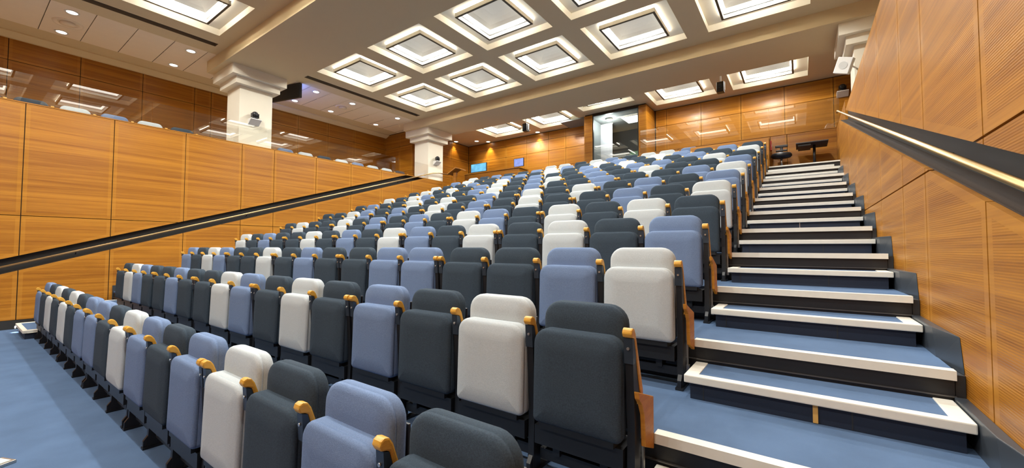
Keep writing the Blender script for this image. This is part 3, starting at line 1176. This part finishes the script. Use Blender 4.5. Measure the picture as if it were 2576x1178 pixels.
monitor(-10.85, 12.80, 4.566, 0.84, 0.36, (0.16, 0.55, 0.95), 'bright light blue monitor standing on the control desk', 1.0)
monitor(-8.86, 12.85, 4.566, 0.46, 0.33, (0.28, 0.36, 0.88), 'small violet blue monitor at the right end of the control desk', 1.0)
t = thing('lectern', 'oak lectern with a sloping top behind the rear column', 'lectern', (-11.28, 11.85, 3.456), 0.2)
mb = MB()
mb.box(-0.06, -0.06, 0.02, 0.06, 0.06, 1.08)
mb.build('post', WOOD, t)
mb = MB()
mb.prism([(-0.25, 1.03), (0.14, 1.27), (0.36, 1.20), (0.36, 1.16), (0.14, 1.22), (-0.23, 1.0)], 'y', -0.22, 0.22)
mb.build('top', WOOD_EDGE, t)
mb = MB()
mb.box(-0.25, -0.22, 0.0, 0.25, 0.22, 0.03)
mb.build('base', WOOD, t)


# booth contents
t = thing('mixing_console', 'green grey mixing console on a bench seen through the booth window', 'console', (-5.10, 15.1, 3.456))
GRN = plain('console_green', (0.05, 0.13, 0.06, 1), 0.5)
mb = MB()
mb.box(-0.65, -0.25, 1.35, 0.75, 0.35, 1.40)
mb.build('bench_top', plain('bench_grey', (0.30, 0.33, 0.28, 1), 0.5), t)
for x in (-0.62, 0.68):
    mb = MB()
    mb.box(x, -0.22, 0.0, x + 0.05, 0.3, 1.35)
    mb.build('leg', BLACKM, t)
mb = MB()
mb.prism([(-0.23, 1.40), (0.3, 1.40), (0.3, 1.78), (0.15, 1.78)], 'x', -0.18, 0.42)
mb.build('panel', GRN, t)
mb = MB()
mb.box(-0.62, -0.2, 1.40, -0.25, 0.25, 1.70)
mb.build('rack', BOOTHF, t)
mb = MB()
for zz in (1.46, 1.54, 1.62):
    mb.box(0.46, -0.2, zz, 0.72, 0.2, zz + 0.05)
mb.build('tray', WHITE, t)
t = thing('window_blind', 'white blind on the left inside the projection booth', 'blind', (-6.60, 14.80, 3.456))
mb = MB()
for q in range(12):
    mb.box(-0.80 + q * 0.13, 0.0, 1.0, -0.672 + q * 0.13, 0.012 + 0.006 * (q % 2), 2.86)
mb.build('slats', plain('blind_white', (0.8, 0.8, 0.84, 1), 0.6), t)
mb = MB()
mb.box(-0.82, -0.01, 2.86, 0.78, 0.03, 2.892)
mb.build('head_rail', WHITE, t)
o = thing('light_panel', 'bright square light panel in the ceiling inside the projection booth', 'ceiling light', (-5.02, 14.75, 6.35))
mb = MB()
mb.box(-0.32, -0.42, -0.03, 0.32, 0.42, 0.0)
mb.build('housing', WHITE, o)
mb = MB()
mb.face([(-0.29, -0.39, -0.032), (0.29, -0.39, -0.032), (0.29, 0.39, -0.032), (-0.29, 0.39, -0.032)])
mb.build('lens', emit('booth_light', (0.95, 1.0, 1.0), 5.0), o)
o = thing('bulkhead_lamp', 'small round ceiling lamp glowing inside the projection booth', 'ceiling light', (-5.75, 14.25, 6.35))
mb = MB()
mb.cyl((0, 0, -0.06), (0, 0, 0), 0.12)
mb.build('housing', WHITE, o)
mb = MB()
mb.cyl((0, 0, -0.075), (0, 0, -0.061), 0.10)
mb.build('lens', emit('booth_lamp_glow', (0.95, 1.0, 1.0), 14), o)
l = bpy.data.lights.new('bulkhead_point', 'POINT')
l.energy = 45
l.color = (0.92, 1.0, 0.98)
l.shadow_soft_size = 0.08
lo = bpy.data.objects.new('bulkhead_point', l)
COL.objects.link(lo)
lo.parent = o
lo.location = (0, 0, -0.2)


# ---- cameras on shelves, hanging speakers, hanging screen
def ptz(loc, rotz, label):
    t = thing('video_camera', label, 'camera', loc, rotz)
    mb = MB()
    mb.prism([(-0.005, 0.0), (-0.20, 0.0), (-0.20, -0.02), (-0.04, -0.14), (-0.005, -0.14)], 'x', -0.13, 0.13)
    mb.build('shelf', WHITE, t, bevel=0.004)
    mb = MB()
    mb.cyl((0, -0.11, 0.0), (0, -0.11, 0.045), 0.07, 0.065)
    mb.build('base', BLACKM, t)
    mb = MB()
    mb.sphere((0, -0.11, 0.125), 0.078, n=16, k=10)
    mb.box(-0.085, -0.15, 0.04, -0.070, -0.07, 0.15)
    mb.box(0.070, -0.15, 0.04, 0.085, -0.07, 0.15)
    h = mb.build('head', BLACKM, t)
    mb = MB()
    mb.cyl((0, -0.17, 0.12), (0, -0.20, 0.118), 0.035, 0.03)
    mb.build('lens', BLACK, h)
    return t


ptz((-11.66, 4.60, 4.84), PI / 2, 'black video camera on a white shelf on the front left column')
ptz((-11.66, 11.12, 4.90), PI / 2, 'black video camera on a white shelf on the rear left column')
ptz((1.02, BY - 0.0, 5.90), 0, 'black and white video camera on a shelf high on the back wall')


def hanging(loc, label):
    t = thing('hanging_spotlight', label, 'spotlight', loc)
    mb = MB()
    mb.box(-0.09, -0.10, -0.62, 0.09, 0.10, -0.34)
    mb.build('body', BLACKM, t, bevel=0.012)
    mb = MB()
    mb.cyl((0, -0.10, -0.46), (0, -0.125, -0.46), 0.055)
    mb.build('lens', BRACKET, t)
    mb = MB()
    mb.cyl((0.0, 0.0, -0.35), (0.0, 0.0, 0.0), 0.018)
    mb.box(0.09, -0.02, -0.56, 0.105, 0.02, -0.33)
    mb.box(-0.105, -0.02, -0.56, -0.09, 0.02, -0.33)
    mb.box(-0.105, -0.02, -0.345, 0.105, 0.02, -0.33)
    mb.build('bracket', WHITE, t)


hanging((-8.14, 12.25, ZC), 'small black spotlight hanging between the two left coffers at the back')
hanging((-1.72, 12.25, ZC), 'small black spotlight hanging between the two right coffers at the back')

t = thing('loudspeaker', 'white box loudspeaker tilted below the right column capital', 'loudspeaker', (0.75, 10.12, 5.08))
mb = MB()
mb.box(-0.12, -0.10, -0.15, 0.12, 0.10, 0.15)
cab = mb.build('cabinet', WHITE, t, bevel=0.012)
cab.rotation_euler = (math.radians(12), math.radians(20), math.radians(-10))
mb = MB()
mb.cyl((0, -0.101, 0.0), (0, -0.104, 0.0), 0.07)
mb.build('cone', plain('speaker_grille', (0.55, 0.55, 0.52, 1), 0.7), cab)
mb = MB()
mb.cyl((0.02, 0.1, 0.1), (0.25, 0.64, 0.12), 0.015)
mb.build('bracket', WHITE, t)

# big screen hanging from the gallery ceiling, seen from its dark back
t = thing('hanging_screen', 'large dark flat screen hanging from the gallery ceiling behind the front column', 'screen', (-12.97, 5.745, 0), 0.262)
mb = MB()
mb.box(-1.0, -0.05, 5.95, 1.0, 0.03, 6.385)
mb.build('casing', plain('screen_back', (0.020, 0.024, 0.030, 1), 0.45), t, bevel=0.01)
mb = MB()
mb.face([(-0.97, 0.032, 5.97), (0.97, 0.032, 5.97), (0.97, 0.032, 6.365), (-0.97, 0.032, 6.365)])
mb.build('display', emit('display_blue', (0.10, 0.25, 1.0), 6.0), t)
mb = MB()
for x in (-0.4, 0.4):
    mb.cyl((x, 0, 6.37), (x, 0, 6.4), 0.03)
mb.build('hanger', BLACKM, t)

# floor box lid at the left front
o = thing('floor_box', 'small metal floor box lid in the carpet at the lower left corner', 'floor box', (-4.46, 0.26, 0.0), 0.4)
mb = MB()
mb.box(-0.07, -0.05, 0.0, 0.07, 0.05, 0.02)
mb.build('frame', CHROME, o, bevel=0.004)
mb = MB()
mb.box(-0.05, -0.03, 0.02, 0.05, 0.03, 0.024)
mb.build('lid', NOSING, o)
# step light at the foot of the left stairs
l = bpy.data.lights.new('step_light', 'SPOT')
l.energy = 3.0
l.spot_size = math.radians(110)
l.spot_blend = 0.6
l.shadow_soft_size = 0.02
o = thing('step_light', 'small step light on the front of the first left step', 'light', (-11.15, yk(0) - DS - 0.002, 0.09))
mb = MB()
mb.box(-0.03, -0.012, -0.015, 0.03, 0.0, 0.015)
mb.build('lens', emit('step_lens', (0.9, 0.95, 1.0), 4.0), o)
lo = bpy.data.objects.new('step_light_lamp', l)
COL.objects.link(lo)
lo.parent = o
lo.location = (0, -0.03, 0.0)
lo.rotation_euler = (math.radians(35), 0, 0)
